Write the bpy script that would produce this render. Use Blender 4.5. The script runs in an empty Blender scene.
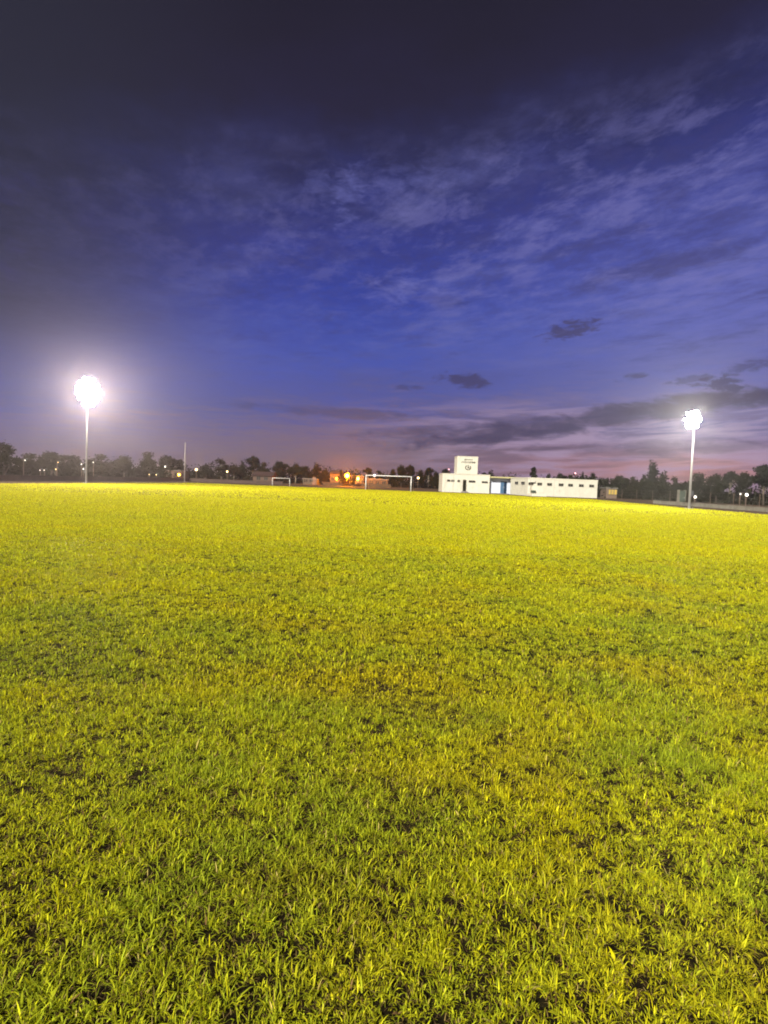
import bpy, math, random
import numpy as np
from mathutils import Vector, Matrix

random.seed(7)
rng = np.random.default_rng(11)
sc = bpy.context.scene
COL = sc.collection
PI = math.pi

# ------------------------------------------------------------------ camera
F_PX = 600.0
CAM_H = 1.6
PITCH = math.atan(31.0 / F_PX)
ROLL = 0.037
Fv = Vector((0, math.cos(PITCH), -math.sin(PITCH)))
R0 = Vector((1, 0, 0))
U0 = Vector((0, math.sin(PITCH), math.cos(PITCH)))
Rv = R0 * math.cos(ROLL) + U0 * math.sin(ROLL)
Uv = -R0 * math.sin(ROLL) + U0 * math.cos(ROLL)
CAMPOS = Vector((0, 0, CAM_H))

cam_d = bpy.data.cameras.new('camera')
cam_d.sensor_fit = 'AUTO'
cam_d.sensor_width = 36.0
cam_d.lens = F_PX / 1024.0 * 36.0
cam_d.clip_start = 0.05
cam_d.clip_end = 20000
cam = bpy.data.objects.new('camera', cam_d)
COL.objects.link(cam)
M = Matrix(((Rv.x, Uv.x, -Fv.x, 0), (Rv.y, Uv.y, -Fv.y, 0), (Rv.z, Uv.z, -Fv.z, CAM_H), (0, 0, 0, 1)))
cam.matrix_world = M
sc.camera = cam


def ray(px, py):
    return (Fv + Rv * ((px - 384) / F_PX) - Uv * ((py - 512) / F_PX)).normalized()


def at(px, py, Y):
    d = ray(px, py)
    return CAMPOS + d * (Y / d.y)


def ae(px, py):
    d = ray(px, py)
    return math.atan2(d.x, d.y), math.asin(d.z)


def hx(px, Y):
    """world x of picture column px on the horizon at depth Y"""
    return at(px, 481 + 0.037 * (px - 384), Y).x


# ------------------------------------------------------------------ render
sc.view_settings.view_transform = 'Standard'
sc.view_settings.look = 'None'
EXPO = 1.0
sc.view_settings.exposure = EXPO
sc.view_settings.gamma = 1.0
sc.view_settings.use_curve_mapping = False
cy = sc.cycles
cy.use_denoising = True
cy.filter_width = 1.9
cy.max_bounces = 5
cy.diffuse_bounces = 2
cy.glossy_bounces = 1
cy.transmission_bounces = 3
cy.transparent_max_bounces = 8
cy.volume_bounces = 0
cy.sample_clamp_indirect = 4.0
cy.sample_clamp_direct = 0.0


def lin(r, g, b):
    def f(c):
        c = c / 255.0
        return c / 12.92 if c <= 0.04045 else ((c + 0.055) / 1.055) ** 2.4
    return (f(r), f(g), f(b), 1.0)


# ------------------------------------------------------------------ node helper
class NT:
    def __init__(s, nt):
        s.nt = nt

    def n(s, kind, **kw):
        o = s.nt.nodes.new(kind)
        for k, v in kw.items():
            setattr(o, k, v)
        return o

    def put(s, sock, v):
        if hasattr(v, 'is_output'):
            s.nt.links.new(v, sock)
        else:
            sock.default_value = v

    def m(s, op, a, b=None, c=None, clamp=False):
        o = s.n('ShaderNodeMath', operation=op)
        o.use_clamp = clamp
        s.put(o.inputs[0], a)
        if b is not None:
            s.put(o.inputs[1], b)
        if c is not None:
            s.put(o.inputs[2], c)
        return o.outputs[0]

    def ss(s, v, a, b):
        o = s.n('ShaderNodeMapRange', interpolation_type='SMOOTHSTEP')
        s.put(o.inputs['Value'], v)
        o.inputs['From Min'].default_value = a
        o.inputs['From Max'].default_value = b
        return o.outputs['Result']

    def mix(s, f, a, b, mode='MIX'):
        o = s.n('ShaderNodeMix', data_type='RGBA', blend_type=mode)
        s.put(o.inputs[0], f)
        s.put(o.inputs[6], a)
        s.put(o.inputs[7], b)
        return o.outputs[2]

    def noise(s, vec, scale, detail=4, rough=0.55, dist=0.0):
        o = s.n('ShaderNodeTexNoise')
        if vec is not None:
            s.put(o.inputs['Vector'], vec)
        o.inputs['Scale'].default_value = scale
        o.inputs['Detail'].default_value = detail
        o.inputs['Roughness'].default_value = rough
        o.inputs['Distortion'].default_value = dist
        return o.outputs['Fac']

    def comb(s, x, y, z):
        o = s.n('ShaderNodeCombineXYZ')
        s.put(o.inputs[0], x)
        s.put(o.inputs[1], y)
        s.put(o.inputs[2], z)
        return o.outputs[0]

    def ramp(s, f, stops, interp='LINEAR'):
        o = s.n('ShaderNodeValToRGB')
        cr = o.color_ramp
        cr.interpolation = interp
        while len(cr.elements) < len(stops):
            cr.elements.new(0.5)
        for e, (p, c) in zip(cr.elements, stops):
            e.position = p
            e.color = c
        s.put(o.inputs[0], f)
        return o.outputs[0]


# ------------------------------------------------------------------ world: dusk sky
world = bpy.data.worlds.new('World')
sc.world = world
world.use_nodes = True
wt = world.node_tree
wt.nodes.clear()
W = NT(wt)
tc = W.n('ShaderNodeTexCoord')
sep = W.n('ShaderNodeSeparateXYZ')
wt.links.new(tc.outputs['Generated'], sep.inputs[0])
X, Y, Z = sep.outputs
az = W.m('ARCTAN2', X, Y)                       # radians, 0 straight ahead, + right
el = W.m('ARCSINE', Z)
eld = W.m('MULTIPLY', el, 180 / PI)             # degrees
zs = W.m('MAXIMUM', Z, 0.03)
PX = W.m('DIVIDE', X, zs)
PY = W.m('DIVIDE', Y, zs)
plane = W.comb(PX, PY, 0.0)

# warp noise
nA = W.noise(plane, 0.9, 5, 0.6, 0.3)
nAc = W.m('SUBTRACT', nA, 0.5)
# azimuth clamped for tilt of the dark canopy overhead
azc = W.m('MINIMUM', W.m('MAXIMUM', az, -0.7), 0.7)
elw = W.m('ADD', eld, W.m('MULTIPLY', azc, -5.0))
elw = W.m('ADD', elw, W.m('MULTIPLY', nAc, 7.0))
nB = W.noise(plane, 4.0, 7, 0.65, 0.1)
elw = W.m('ADD', elw, W.m('MULTIPLY', W.m('SUBTRACT', nB, 0.5), 6.0))
elt = W.m('DIVIDE', elw, 50.0, clamp=True)
grad = W.ramp(elt, [(0.0, lin(132, 106, 112)), (0.05, lin(124, 103, 117)), (0.10, lin(108, 95, 132)),
                    (0.16, lin(76, 82, 152)), (0.24, lin(64, 80, 170)), (0.34, lin(49, 64, 157)),
                    (0.43, lin(46, 52, 130)), (0.50, lin(43, 46, 104)), (0.57, lin(42, 41, 80)),
                    (0.64, lin(39, 34, 58)), (0.72, lin(36, 31, 48)), (0.85, lin(30, 27, 38))])
# lighter violet to the right
rt = W.ss(az, -0.1, 0.7)
fade_hi = W.m('SUBTRACT', 1.0, W.ss(eld, 14.0, 30.0))
col = W.mix(W.m('MULTIPLY', W.m('MULTIPLY', rt, fade_hi), 0.6), grad, lin(114, 114, 186))
# darker and greyer far left
lf = W.m('SUBTRACT', 1.0, W.ss(az, -0.62, -0.15))
col = W.mix(W.m('MULTIPLY', W.m('MULTIPLY', lf, W.ss(eld, 2.0, 14.0)), 0.9), col, lin(43, 42, 56))
# cirrus veils, brighter to the right
cir_vec = W.comb(W.m('MULTIPLY', PX, 0.7), W.m('ADD', W.m('MULTIPLY', PY, 0.8), W.m('MULTIPLY', PX, 0.6)), 3.7)
cir = W.noise(cir_vec, 1.9, 9, 0.68, 0.15)
cirm = W.ss(cir, 0.47, 0.72)
band = W.m('MULTIPLY', W.ss(eld, 7.0, 14.0), W.m('SUBTRACT', 1.0, W.ss(elw, 24.0, 31.0)))
cirm = W.m('MULTIPLY', W.m('MULTIPLY', cirm, band), W.ss(az, -0.8, 0.3))
col = W.mix(W.m('MULTIPLY', cirm, 0.45), col, lin(112, 112, 170))
cir2 = W.noise(W.comb(PX, W.m('ADD', W.m('MULTIPLY', PY, 0.8), W.m('MULTIPLY', PX, 0.35)), 9.1), 3.1, 8, 0.66, 0.15)
col = W.mix(W.m('MULTIPLY', W.m('MULTIPLY', W.ss(cir2, 0.5, 0.75), band), 0.5), col, lin(52, 50, 104))


def ellipse(px, py, wpx, hpx, slope=0.0, k=1.3, nscale=9.0, edge=0.5):
    """soft ragged patch of cloud around the direction of a picture point"""
    a0, e0 = ae(px, py)
    da = W.m('SUBTRACT', az, a0)
    de = W.m('SUBTRACT', W.m('SUBTRACT', el, e0), W.m('MULTIPLY', da, slope))
    u = W.m('DIVIDE', da, wpx / F_PX)
    v = W.m('DIVIDE', de, hpx / F_PX)
    r2 = W.m('ADD', W.m('MULTIPLY', u, u), W.m('MULTIPLY', v, v))
    nz = W.noise(W.comb(W.m('MULTIPLY', az, 1.0), W.m('MULTIPLY', el, 2.6), px * 0.013), nscale, 7, 0.62, 0.4)
    f = W.m('SUBTRACT', W.m('ADD', 1.0, W.m('MULTIPLY', W.m('SUBTRACT', nz, 0.5), k * 2)), r2)
    return W.ss(f, 0.0, edge)


# pale rippled cirrus patches
for px, py, w, h, st in ((350, 196, 22, 28, .45), (322, 186, 22, 16, .22), (385, 190, 60, 26, .18), (300, 250, 90, 24, .14), (405, 288, 46, 16, .5), (520, 166, 120, 22, .14),
                         (430, 182, 70, 12, .2), (600, 215, 100, 22, .2), (700, 190, 70, 30, .25), (690, 290, 90, 26, .3)):
    mk = ellipse(px, py, w, h, 0.15, 2.6, 30.0, 1.8)
    col = W.mix(W.m('MULTIPLY', mk, st), col, lin(112, 114, 186))

# warm afterglow on the horizon, strongest at the right
glow = W.m('MULTIPLY', W.m('SUBTRACT', 1.0, W.ss(eld, 1.2, 5.2)), W.ss(az, 0.05, 0.5))
gn = W.noise(W.comb(W.m('MULTIPLY', az, 2.0), W.m('MULTIPLY', el, 14.0), 2.0), 5.0, 5, 0.6, 0.3)
col = W.mix(W.m('MULTIPLY', glow, W.ss(gn, 0.2, 0.5)), col, lin(196, 130, 126))
# mauve layers
lay = W.m('MULTIPLY', W.m('SUBTRACT', 1.0, W.ss(eld, 5.0, 9.0)), W.ss(az, -0.15, 0.3))
ln = W.noise(W.comb(W.m('MULTIPLY', az, 2.2), W.m('MULTIPLY', W.m('SUBTRACT', el, W.m('MULTIPLY', az, 0.06)), 20.0), 5.5), 4.0, 6, 0.6, 0.4)
col = W.mix(W.m('MULTIPLY', W.m('MULTIPLY', lay, W.ss(ln, 0.42, 0.62)), 0.8), col, lin(166, 142, 174))
col = W.mix(W.m('MULTIPLY', W.m('MULTIPLY', lay, W.m('SUBTRACT', 1.0, W.ss(ln, 0.36, 0.5))), 0.55), col, lin(96, 78, 104))
# long dark stratus arm rising to the right
for px, py, w, h, sl, st in ((600, 418, 215, 13, 0.16, .85), (735, 400, 120, 11, 0.08, .9), (480, 432, 150, 12, 0.09, .6),
                             (718, 384, 26, 9, -0.05, .9), (330, 412, 110, 6, -0.02, .45), (640, 448, 120, 7, 0.02, .5),
                             (465, 380, 33, 8, -0.03, .85), (572, 329, 32, 9, 0.14, .85), (635, 377, 18, 4, 0.05, .7),
                             (408, 388, 16, 4, 0.0, .5), (752, 366, 22, 6, 0.2, .6), (692, 379, 20, 5, 0.1, .6),
                             (650, 270, 90, 12, 0.15, .45), (600, 240, 60, 8, 0.2, .35)):
    mk = ellipse(px, py, w, h, sl, 2.6 if w < 60 else 1.8, 34.0 if w < 60 else 16.0, 1.0)
    col = W.mix(W.m('MULTIPLY', mk, st), col, lin(62, 56, 98) if py < 395 else lin(68, 58, 92))

# fine grain of thin high cloud
fg = W.noise(plane, 9.0, 6, 0.7, 0.0)
col = W.mix(W.m('MULTIPLY', W.m('MULTIPLY', W.ss(fg, 0.35, 0.7), band), 0.12), col, lin(84, 84, 130))
mn = W.noise(W.comb(PX, W.m('ADD', W.m('MULTIPLY', PY, 0.7), W.m('MULTIPLY', PX, 0.35)), 21.0), 6.5, 7, 0.66, 0.15)
band = W.m('MULTIPLY', band, W.ss(eld, 9.0, 20.0))
mk = W.m('MULTIPLY', W.m('MULTIPLY', W.ss(mn, 0.46, 0.66), band), W.ss(az, -0.75, 0.4))
col = W.mix(W.m('MULTIPLY', mk, 0.36), col, lin(126, 122, 184))
mk = W.m('MULTIPLY', W.m('MULTIPLY', W.m('SUBTRACT', 1.0, W.ss(mn, 0.36, 0.5)), band), W.ss(az, -0.75, 0.4))
col = W.mix(W.m('MULTIPLY', mk, 0.35), col, lin(62, 58, 112))

sky = W.n('ShaderNodeTexSky')
sky.sky_type = 'NISHITA'
sky.sun_disc = False
SUN_EL, SUN_AZ = math.radians(30.0), math.radians(208.0)
sky.sun_elevation = SUN_EL
sky.sun_rotation = SUN_AZ
skyc = W.mix(1.0, sky.outputs[0], (0.008, 0.008, 0.008, 1), 'MULTIPLY')
BG = 0.15
K = 0.97 / BG / 2 ** EXPO
colb = W.mix(1.0, col, (K, K, K, 1), 'MULTIPLY')
fin = W.mix(1.0, colb, skyc, 'ADD')
bg = W.n('ShaderNodeBackground')
bg.inputs['Strength'].default_value = BG
wt.links.new(fin, bg.inputs['Color'])
wo = W.n('ShaderNodeOutputWorld')
wt.links.new(bg.outputs[0], wo.inputs['Surface'])

# added fill lamp behind the camera, brightens the near grass and clubhouse front
sd = bpy.data.lights.new('fill_sun', 'SUN')
sd.energy = 5.0
sd.angle = math.radians(2)
sd.color = (1.0, 0.93, 0.80)
so = bpy.data.objects.new('fill_sun', sd)
COL.objects.link(so)
sun_dir = Vector((math.sin(SUN_AZ) * math.cos(SUN_EL), math.cos(SUN_AZ) * math.cos(SUN_EL), math.sin(SUN_EL)))
so.rotation_euler = (-sun_dir).to_track_quat('-Z', 'Y').to_euler()
so.location = (200, 200, 30)


# ------------------------------------------------------------------ materials
def newmat(name):
    m = bpy.data.materials.new(name)
    m.use_nodes = True
    m.node_tree.nodes.clear()
    return m, NT(m.node_tree)


def finish(m, T, shader, disp=None):
    o = T.n('ShaderNodeOutputMaterial')
    m.node_tree.links.new(shader, o.inputs['Surface'])


def pbr(name, col, rough=0.6, metal=0.0, var=0.25, scale=3.0, bump=0.0, spec=0.4, streak=0.0, col2=None):
    m, T = newmat(name)
    tcn = T.n('ShaderNodeTexCoord')
    ob = tcn.outputs['Object']
    n1 = T.noise(ob, scale, 6, 0.6)
    c2 = col2 if col2 else tuple(c * (1 - var) for c in col[:3])
    c = T.mix(T.ss(n1, 0.35, 0.7), (*col[:3], 1), (*c2[:3], 1))
    if streak:
        mp = T.n('ShaderNodeMapping')
        mp.inputs['Scale'].default_value = (2.5, 2.5, 0.22)
        m.node_tree.links.new(ob, mp.inputs[0])
        n2 = T.noise(mp.outputs[0], 1.6, 5, 0.6)
        c = T.mix(T.m('MULTIPLY', T.ss(n2, 0.5, 0.75), streak), c, (col[0] * .45, col[1] * .4, col[2] * .33, 1))
    b = T.n('ShaderNodeBsdfPrincipled')
    T.put(b.inputs['Base Color'], c)
    b.inputs['Roughness'].default_value = rough
    b.inputs['Metallic'].default_value = metal
    b.inputs['Specular IOR Level'].default_value = spec
    if bump:
        bn = T.n('ShaderNodeBump')
        bn.inputs['Strength'].default_value = bump
        bn.inputs['Distance'].default_value = 0.02
        T.put(bn.inputs['Height'], T.noise(ob, scale * 8, 5, 0.65))
        m.node_tree.links.new(bn.outputs[0], b.inputs['Normal'])
    finish(m, T, b.outputs[0])
    return m


def emit(name, col, strength):
    m, T = newmat(name)
    e = T.n('ShaderNodeEmission')
    e.inputs['Color'].default_value = (*col[:3], 1)
    e.inputs['Strength'].default_value = strength
    finish(m, T, e.outputs[0])
    return m


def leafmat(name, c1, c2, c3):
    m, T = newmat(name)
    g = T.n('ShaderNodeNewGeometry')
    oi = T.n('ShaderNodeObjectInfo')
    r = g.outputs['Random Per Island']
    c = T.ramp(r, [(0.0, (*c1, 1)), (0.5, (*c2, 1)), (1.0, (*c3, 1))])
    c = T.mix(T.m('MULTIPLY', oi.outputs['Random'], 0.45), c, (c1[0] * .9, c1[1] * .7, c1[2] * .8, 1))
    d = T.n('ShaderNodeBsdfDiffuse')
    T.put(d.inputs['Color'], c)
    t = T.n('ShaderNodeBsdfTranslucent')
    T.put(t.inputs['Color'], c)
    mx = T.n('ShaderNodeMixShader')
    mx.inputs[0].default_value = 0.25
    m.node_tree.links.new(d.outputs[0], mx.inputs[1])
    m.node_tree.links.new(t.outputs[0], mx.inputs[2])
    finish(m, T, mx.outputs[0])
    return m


MAT = {}
MAT['wall_cream'] = pbr('cream_render', (0.44, 0.43, 0.36), 0.85, var=.1, scale=1.2, bump=.15, streak=.35)
MAT['wall_cool_lit'] = pbr('cool_lit_render', (0.40, 0.44, 0.53), 0.85, var=.08, scale=1.2, bump=.1, streak=.15)  # bluish base colour stands for the cooler light on this wall
MAT['trim'] = pbr('white_trim', (0.48, 0.46, 0.37), 0.7, var=.08)
MAT['canopy'] = pbr('olive_canopy', (0.30, 0.28, 0.14), 0.8, var=.2)
MAT['roofing'] = pbr('grey_roofing', (0.16, 0.15, 0.14), 0.9, var=.3)
MAT['dark'] = pbr('dark_opening', (0.012, 0.013, 0.008), 0.9, var=.2, spec=.02)
MAT['glass'] = pbr('dark_glass', (0.015, 0.017, 0.015), 0.25, var=.2, spec=.3)
MAT['blue_light'] = pbr('pale_blue_paint', (0.04, 0.09, 0.165), 0.7, var=.1, spec=.1)
MAT['blue_dark'] = pbr('deep_blue_paint', (0.003, 0.016, 0.042), 0.7, var=.1, spec=.1)
MAT['frame'] = pbr('grey_frame', (0.45, 0.44, 0.38), 0.6, var=.15)
MAT['ink'] = pbr('faded_black_paint', (0.02, 0.022, 0.014), 0.9, var=.4, scale=6, spec=.05)
MAT['winframe'] = pbr('bronze_frame', (0.11, 0.10, 0.08), 0.6, var=.15)
MAT['galv'] = pbr('galvanised_steel', (0.36, 0.35, 0.34), 0.5, metal=.35, var=.18, scale=2)
MAT['mast'] = pbr('pale_painted_steel', (0.28, 0.25, 0.23), 0.6, var=.2, scale=2)
MAT['housing'] = pbr('grey_lamp_housing', (0.10, 0.10, 0.105), 0.5, metal=.3, var=.2)
MAT['goal'] = pbr('white_goal_paint', (0.6, 0.6, 0.56), 0.5, var=.12, scale=4)
MAT['kerb'] = pbr('weathered_concrete', (0.15, 0.14, 0.11), 0.9, var=.35, scale=1.5, bump=.3)
MAT['lowwall'] = pbr('mauve_brown_wall', (0.06, 0.038, 0.031), 0.9, var=.3, scale=.8, bump=.3)
MAT['bark'] = pbr('bark', (0.09, 0.07, 0.05), 0.95, var=.4, scale=5, bump=.4)
MAT['bark_pale'] = pbr('pale_bark', (0.22, 0.19, 0.14), 0.95, var=.4, scale=5, bump=.4)
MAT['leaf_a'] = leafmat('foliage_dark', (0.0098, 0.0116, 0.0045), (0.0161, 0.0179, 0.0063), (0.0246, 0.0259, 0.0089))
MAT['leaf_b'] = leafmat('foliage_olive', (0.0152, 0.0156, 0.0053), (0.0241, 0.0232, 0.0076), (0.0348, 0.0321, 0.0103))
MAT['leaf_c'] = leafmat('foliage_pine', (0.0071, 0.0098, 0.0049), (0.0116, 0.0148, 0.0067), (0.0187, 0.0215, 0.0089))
MAT['peach'] = pbr('peach_plaster', (0.09, 0.056, 0.04), 0.9, var=.2, scale=.8, streak=.3)
MAT['ochre'] = pbr('ochre_plaster', (0.07, 0.042, 0.02), 0.9, var=.25, scale=.8, streak=.3)
MAT['pale_wall'] = pbr('pale_plaster', (0.07, 0.06, 0.042), 0.9, var=.2, scale=.8, streak=.3)
MAT['tile'] = pbr('red_roof_tile', (0.035, 0.016, 0.013), 0.85, var=.35, scale=3)
MAT['cabinet'] = pbr('dark_green_metal', (0.035, 0.05, 0.035), 0.5, var=.3)
MAT['iron'] = pbr('rusty_iron', (0.13, 0.09, 0.065), 0.8, var=.4, scale=6)
FLOOD_L = emit('flood_led_left', (1.0, 0.85, 0.73), 930)
FLOOD_R = emit('flood_led_right', (0.98, 1.0, 0.88), 1000)


# ------------------------------------------------------------------ mesh builder
class MB:
    def __init__(s):
        s.v = []
        s.f = []

    def box(s, x0, x1, y0, y1, z0, z1):
        b = len(s.v)
        s.v += [(x0, y0, z0), (x1, y0, z0), (x1, y1, z0), (x0, y1, z0), (x0, y0, z1), (x1, y0, z1), (x1, y1, z1), (x0, y1, z1)]
        s.f += [(b, b + 3, b + 2, b + 1), (b + 4, b + 5, b + 6, b + 7), (b, b + 1, b + 5, b + 4), (b + 1, b + 2, b + 6, b + 5),
                (b + 2, b + 3, b + 7, b + 6), (b + 3, b, b + 4, b + 7)]
        return s

    def tube(s, pts, rad, n=10, cap=True):
        if not isinstance(rad, (list, tuple)):
            rad = [rad] * len(pts)
        pts = [Vector(p) for p in pts]
        b = len(s.v)
        for i, p in enumerate(pts):
            t = (pts[min(i + 1, len(pts) - 1)] - pts[max(i - 1, 0)]).normalized()
            ref = Vector((0, 0, 1)) if abs(t.z) < 0.9 else Vector((1, 0, 0))
            a = t.cross(ref).normalized()
            c = t.cross(a).normalized()
            for k in range(n):
                th = 2 * PI * k / n
                q = p + (a * math.cos(th) + c * math.sin(th)) * rad[i]
                s.v.append(tuple(q))
        for i in range(len(pts) - 1):
            for k in range(n):
                k2 = (k + 1) % n
                s.f.append((b + i * n + k, b + i * n + k2, b + (i + 1) * n + k2, b + (i + 1) * n + k))
        if cap:
            s.f.append(tuple(b + k for k in range(n))[::-1])
            s.f.append(tuple(b + (len(pts) - 1) * n + k for k in range(n)))
        return s

    def sphere(s, c, r, n=10, m=6):
        b = len(s.v)
        for i in range(m + 1):
            ph = PI * i / m
            for k in range(n):
                th = 2 * PI * k / n
                s.v.append((c[0] + r * math.sin(ph) * math.cos(th), c[1] + r * math.sin(ph) * math.sin(th), c[2] + r * math.cos(ph)))
        for i in range(m):
            for k in range(n):
                k2 = (k + 1) % n
                s.f.append((b + i * n + k, b + (i + 1) * n + k, b + (i + 1) * n + k2, b + i * n + k2))
        return s

    def quad(s, a, b_, c, d):
        b = len(s.v)
        s.v += [tuple(a), tuple(b_), tuple(c), tuple(d)]
        s.f.append((b, b + 1, b + 2, b + 3))
        return s

    def xform(s, mat):
        s.v = [tuple(mat @ Vector(p)) for p in s.v]
        return s

    def build(s, name, mat, parent=None, smooth=False, bevel=0.0):
        me = bpy.data.meshes.new(name)
        me.from_pydata(s.v, [], s.f)
        me.update()
        if smooth:
            me.polygons.foreach_set('use_smooth', [True] * len(me.polygons))
        if mat:
            me.materials.append(mat)
        o = bpy.data.objects.new(name, me)
        COL.objects.link(o)
        if parent:
            o.parent = parent
        if bevel:
            bm = o.modifiers.new('bevel', 'BEVEL')
            bm.width = bevel
            bm.segments = 2
        return o


def tag(o, label=None, cat=None, group=None, kind=None):
    if label:
        o['label'] = label
    if cat:
        o['category'] = cat
    if group:
        o['group'] = group
    if kind:
        o['kind'] = kind
    return o


def thing(name, label, cat, loc=(0, 0, 0), rz=0.0, group=None):
    o = bpy.data.objects.new(name, None)
    o.empty_display_size = 0.3
    o.location = loc
    o.rotation_euler = (0, 0, rz)
    COL.objects.link(o)
    return tag(o, label, cat, group)


def dup(root, loc, rz, scale=None, label=None, group=None):
    r = root.copy()
    COL.objects.link(r)
    r.location = loc
    r.rotation_euler = (0, 0, rz)
    if scale:
        r.scale = scale
    if label:
        r['label'] = label
    if group:
        r['group'] = group
    for ch in list(root.children):
        c = ch.copy()
        COL.objects.link(c)
        c.parent = r
        for g in ch.children:
            d = g.copy()
            COL.objects.link(d)
            d.parent = c
    return r


# ------------------------------------------------------------------ ground
def groundmat():
    m, T = newmat('bare_dirt')
    tcn = T.n('ShaderNodeTexCoord')
    ob = tcn.outputs['Object']
    n1 = T.noise(ob, 0.25, 8, 0.65)
    n2 = T.noise(ob, 6.0, 6, 0.7)
    c = T.mix(T.ss(n1, 0.35, 0.65), (0.05, 0.028, 0.018, 1), (0.08, 0.052, 0.03, 1))
    c = T.mix(T.m('MULTIPLY', T.ss(n2, 0.45, 0.7), .6), c, (0.05, 0.045, 0.02, 1))
    b = T.n('ShaderNodeBsdfPrincipled')
    T.put(b.inputs['Base Color'], c)
    b.inputs['Roughness'].default_value = 0.95
    b.inputs['Specular IOR Level'].default_value = 0.1
    bn = T.n('ShaderNodeBump')
    bn.inputs['Strength'].default_value = 0.6
    bn.inputs['Distance'].default_value = 0.05
    T.put(bn.inputs['Height'], T.noise(ob, 5.0, 8, 0.7))
    m.node_tree.links.new(bn.outputs[0], b.inputs['Normal'])
    finish(m, T, b.outputs[0])
    return m


def thatchmat():
    m, T = newmat('thatch_soil')
    tcn = T.n('ShaderNodeTexCoord')
    ob = tcn.outputs['Object']
    n1 = T.noise(ob, 14.0, 8, 0.7)
    n2 = T.noise(ob, 0.35, 5, 0.6)
    c = T.mix(T.ss(n1, 0.4, 0.65), (0.008, 0.006, 0.003, 1), (0.020, 0.017, 0.006, 1))
    c = T.mix(T.m('MULTIPLY', T.ss(n2, 0.45, 0.65), .5), c, (0.022, 0.016, 0.007, 1))
    b = T.n('ShaderNodeBsdfPrincipled')
    T.put(b.inputs['Base Color'], c)
    b.inputs['Roughness'].default_value = 1.0
    b.inputs['Specular IOR Level'].default_value = 0.05
    bn = T.n('ShaderNodeBump')
    bn.inputs['Strength'].default_value = 0.8
    bn.inputs['Distance'].default_value = 0.02
    T.put(bn.inputs['Height'], T.noise(ob, 40.0, 6, 0.7))
    m.node_tree.links.new(bn.outputs[0], b.inputs['Normal'])
    finish(m, T, b.outputs[0])
    return m


G = 2500
g = MB().quad((-G, -G, 0), (G, -G, 0), (G, G, 0), (-G, G, 0)).build('ground', groundmat())
tag(g, kind='structure')

PITCH_POLY = [(-37.5, -14), (34.0, -14), (30.6, 60), (31.0, 91.5), (22.0, 93.0), (20.0, 102.0), (8, 103.0), (-33.5, 106), (-36.0, 75)]
me = bpy.data.meshes.new('field_ground')
me.from_pydata([(x, y, 0.004) for x, y in PITCH_POLY], [], [tuple(range(len(PITCH_POLY)))])
pm = bpy.data.objects.new('field_ground', me)
me.materials.append(thatchmat())
COL.objects.link(pm)
tag(pm, kind='structure')


# ------------------------------------------------------------------ grass
def vnoise(x, y, scale, seed):
    x = x * scale
    y = y * scale
    xi = np.floor(x).astype(np.int64)
    yi = np.floor(y).astype(np.int64)
    fx = x - xi
    fy = y - yi
    fx = fx * fx * (3 - 2 * fx)
    fy = fy * fy * (3 - 2 * fy)

    def h(a, b):
        n = (a * 374761393 + b * 668265263 + seed * 144665) & 0x7fffffff
        n = ((n ^ (n >> 13)) * 1274126177) & 0x7fffffff
        return ((n ^ (n >> 16)) & 0xffff) / 65535.0
    a = h(xi, yi)
    b = h(xi + 1, yi)
    c = h(xi, yi + 1)
    d = h(xi + 1, yi + 1)
    return (a * (1 - fx) + b * fx) * (1 - fy) + (c * (1 - fx) + d * fx) * fy


def fbm(x, y, s, seed, o=4):
    t = 0
    a = 0.5
    for i in range(o):
        t = t + a * vnoise(x + i * 17.3, y - i * 9.1, s * 2 ** i, seed + i)
        a *= 0.5
    return t / (1 - 0.5 ** o)


def inside(x, y):
    poly = PITCH_POLY
    r = np.zeros(x.shape, bool)
    j = len(poly) - 1
    wob = (fbm(x, y, 0.6, 91) - .5) * 1.6
    xx = x + wob
    yy = y + wob
    for i in range(len(poly)):
        xi, yi = poly[i]
        xj, yj = poly[j]
        c = ((yi > yy) != (yj > yy)) & (xx < (xj - xi) * (yy - yi) / (yj - yi + 1e-9) + xi)
        r ^= c
        j = i
    return r


V_all, F_all, C_all = [], [], []
voff = 0


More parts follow.
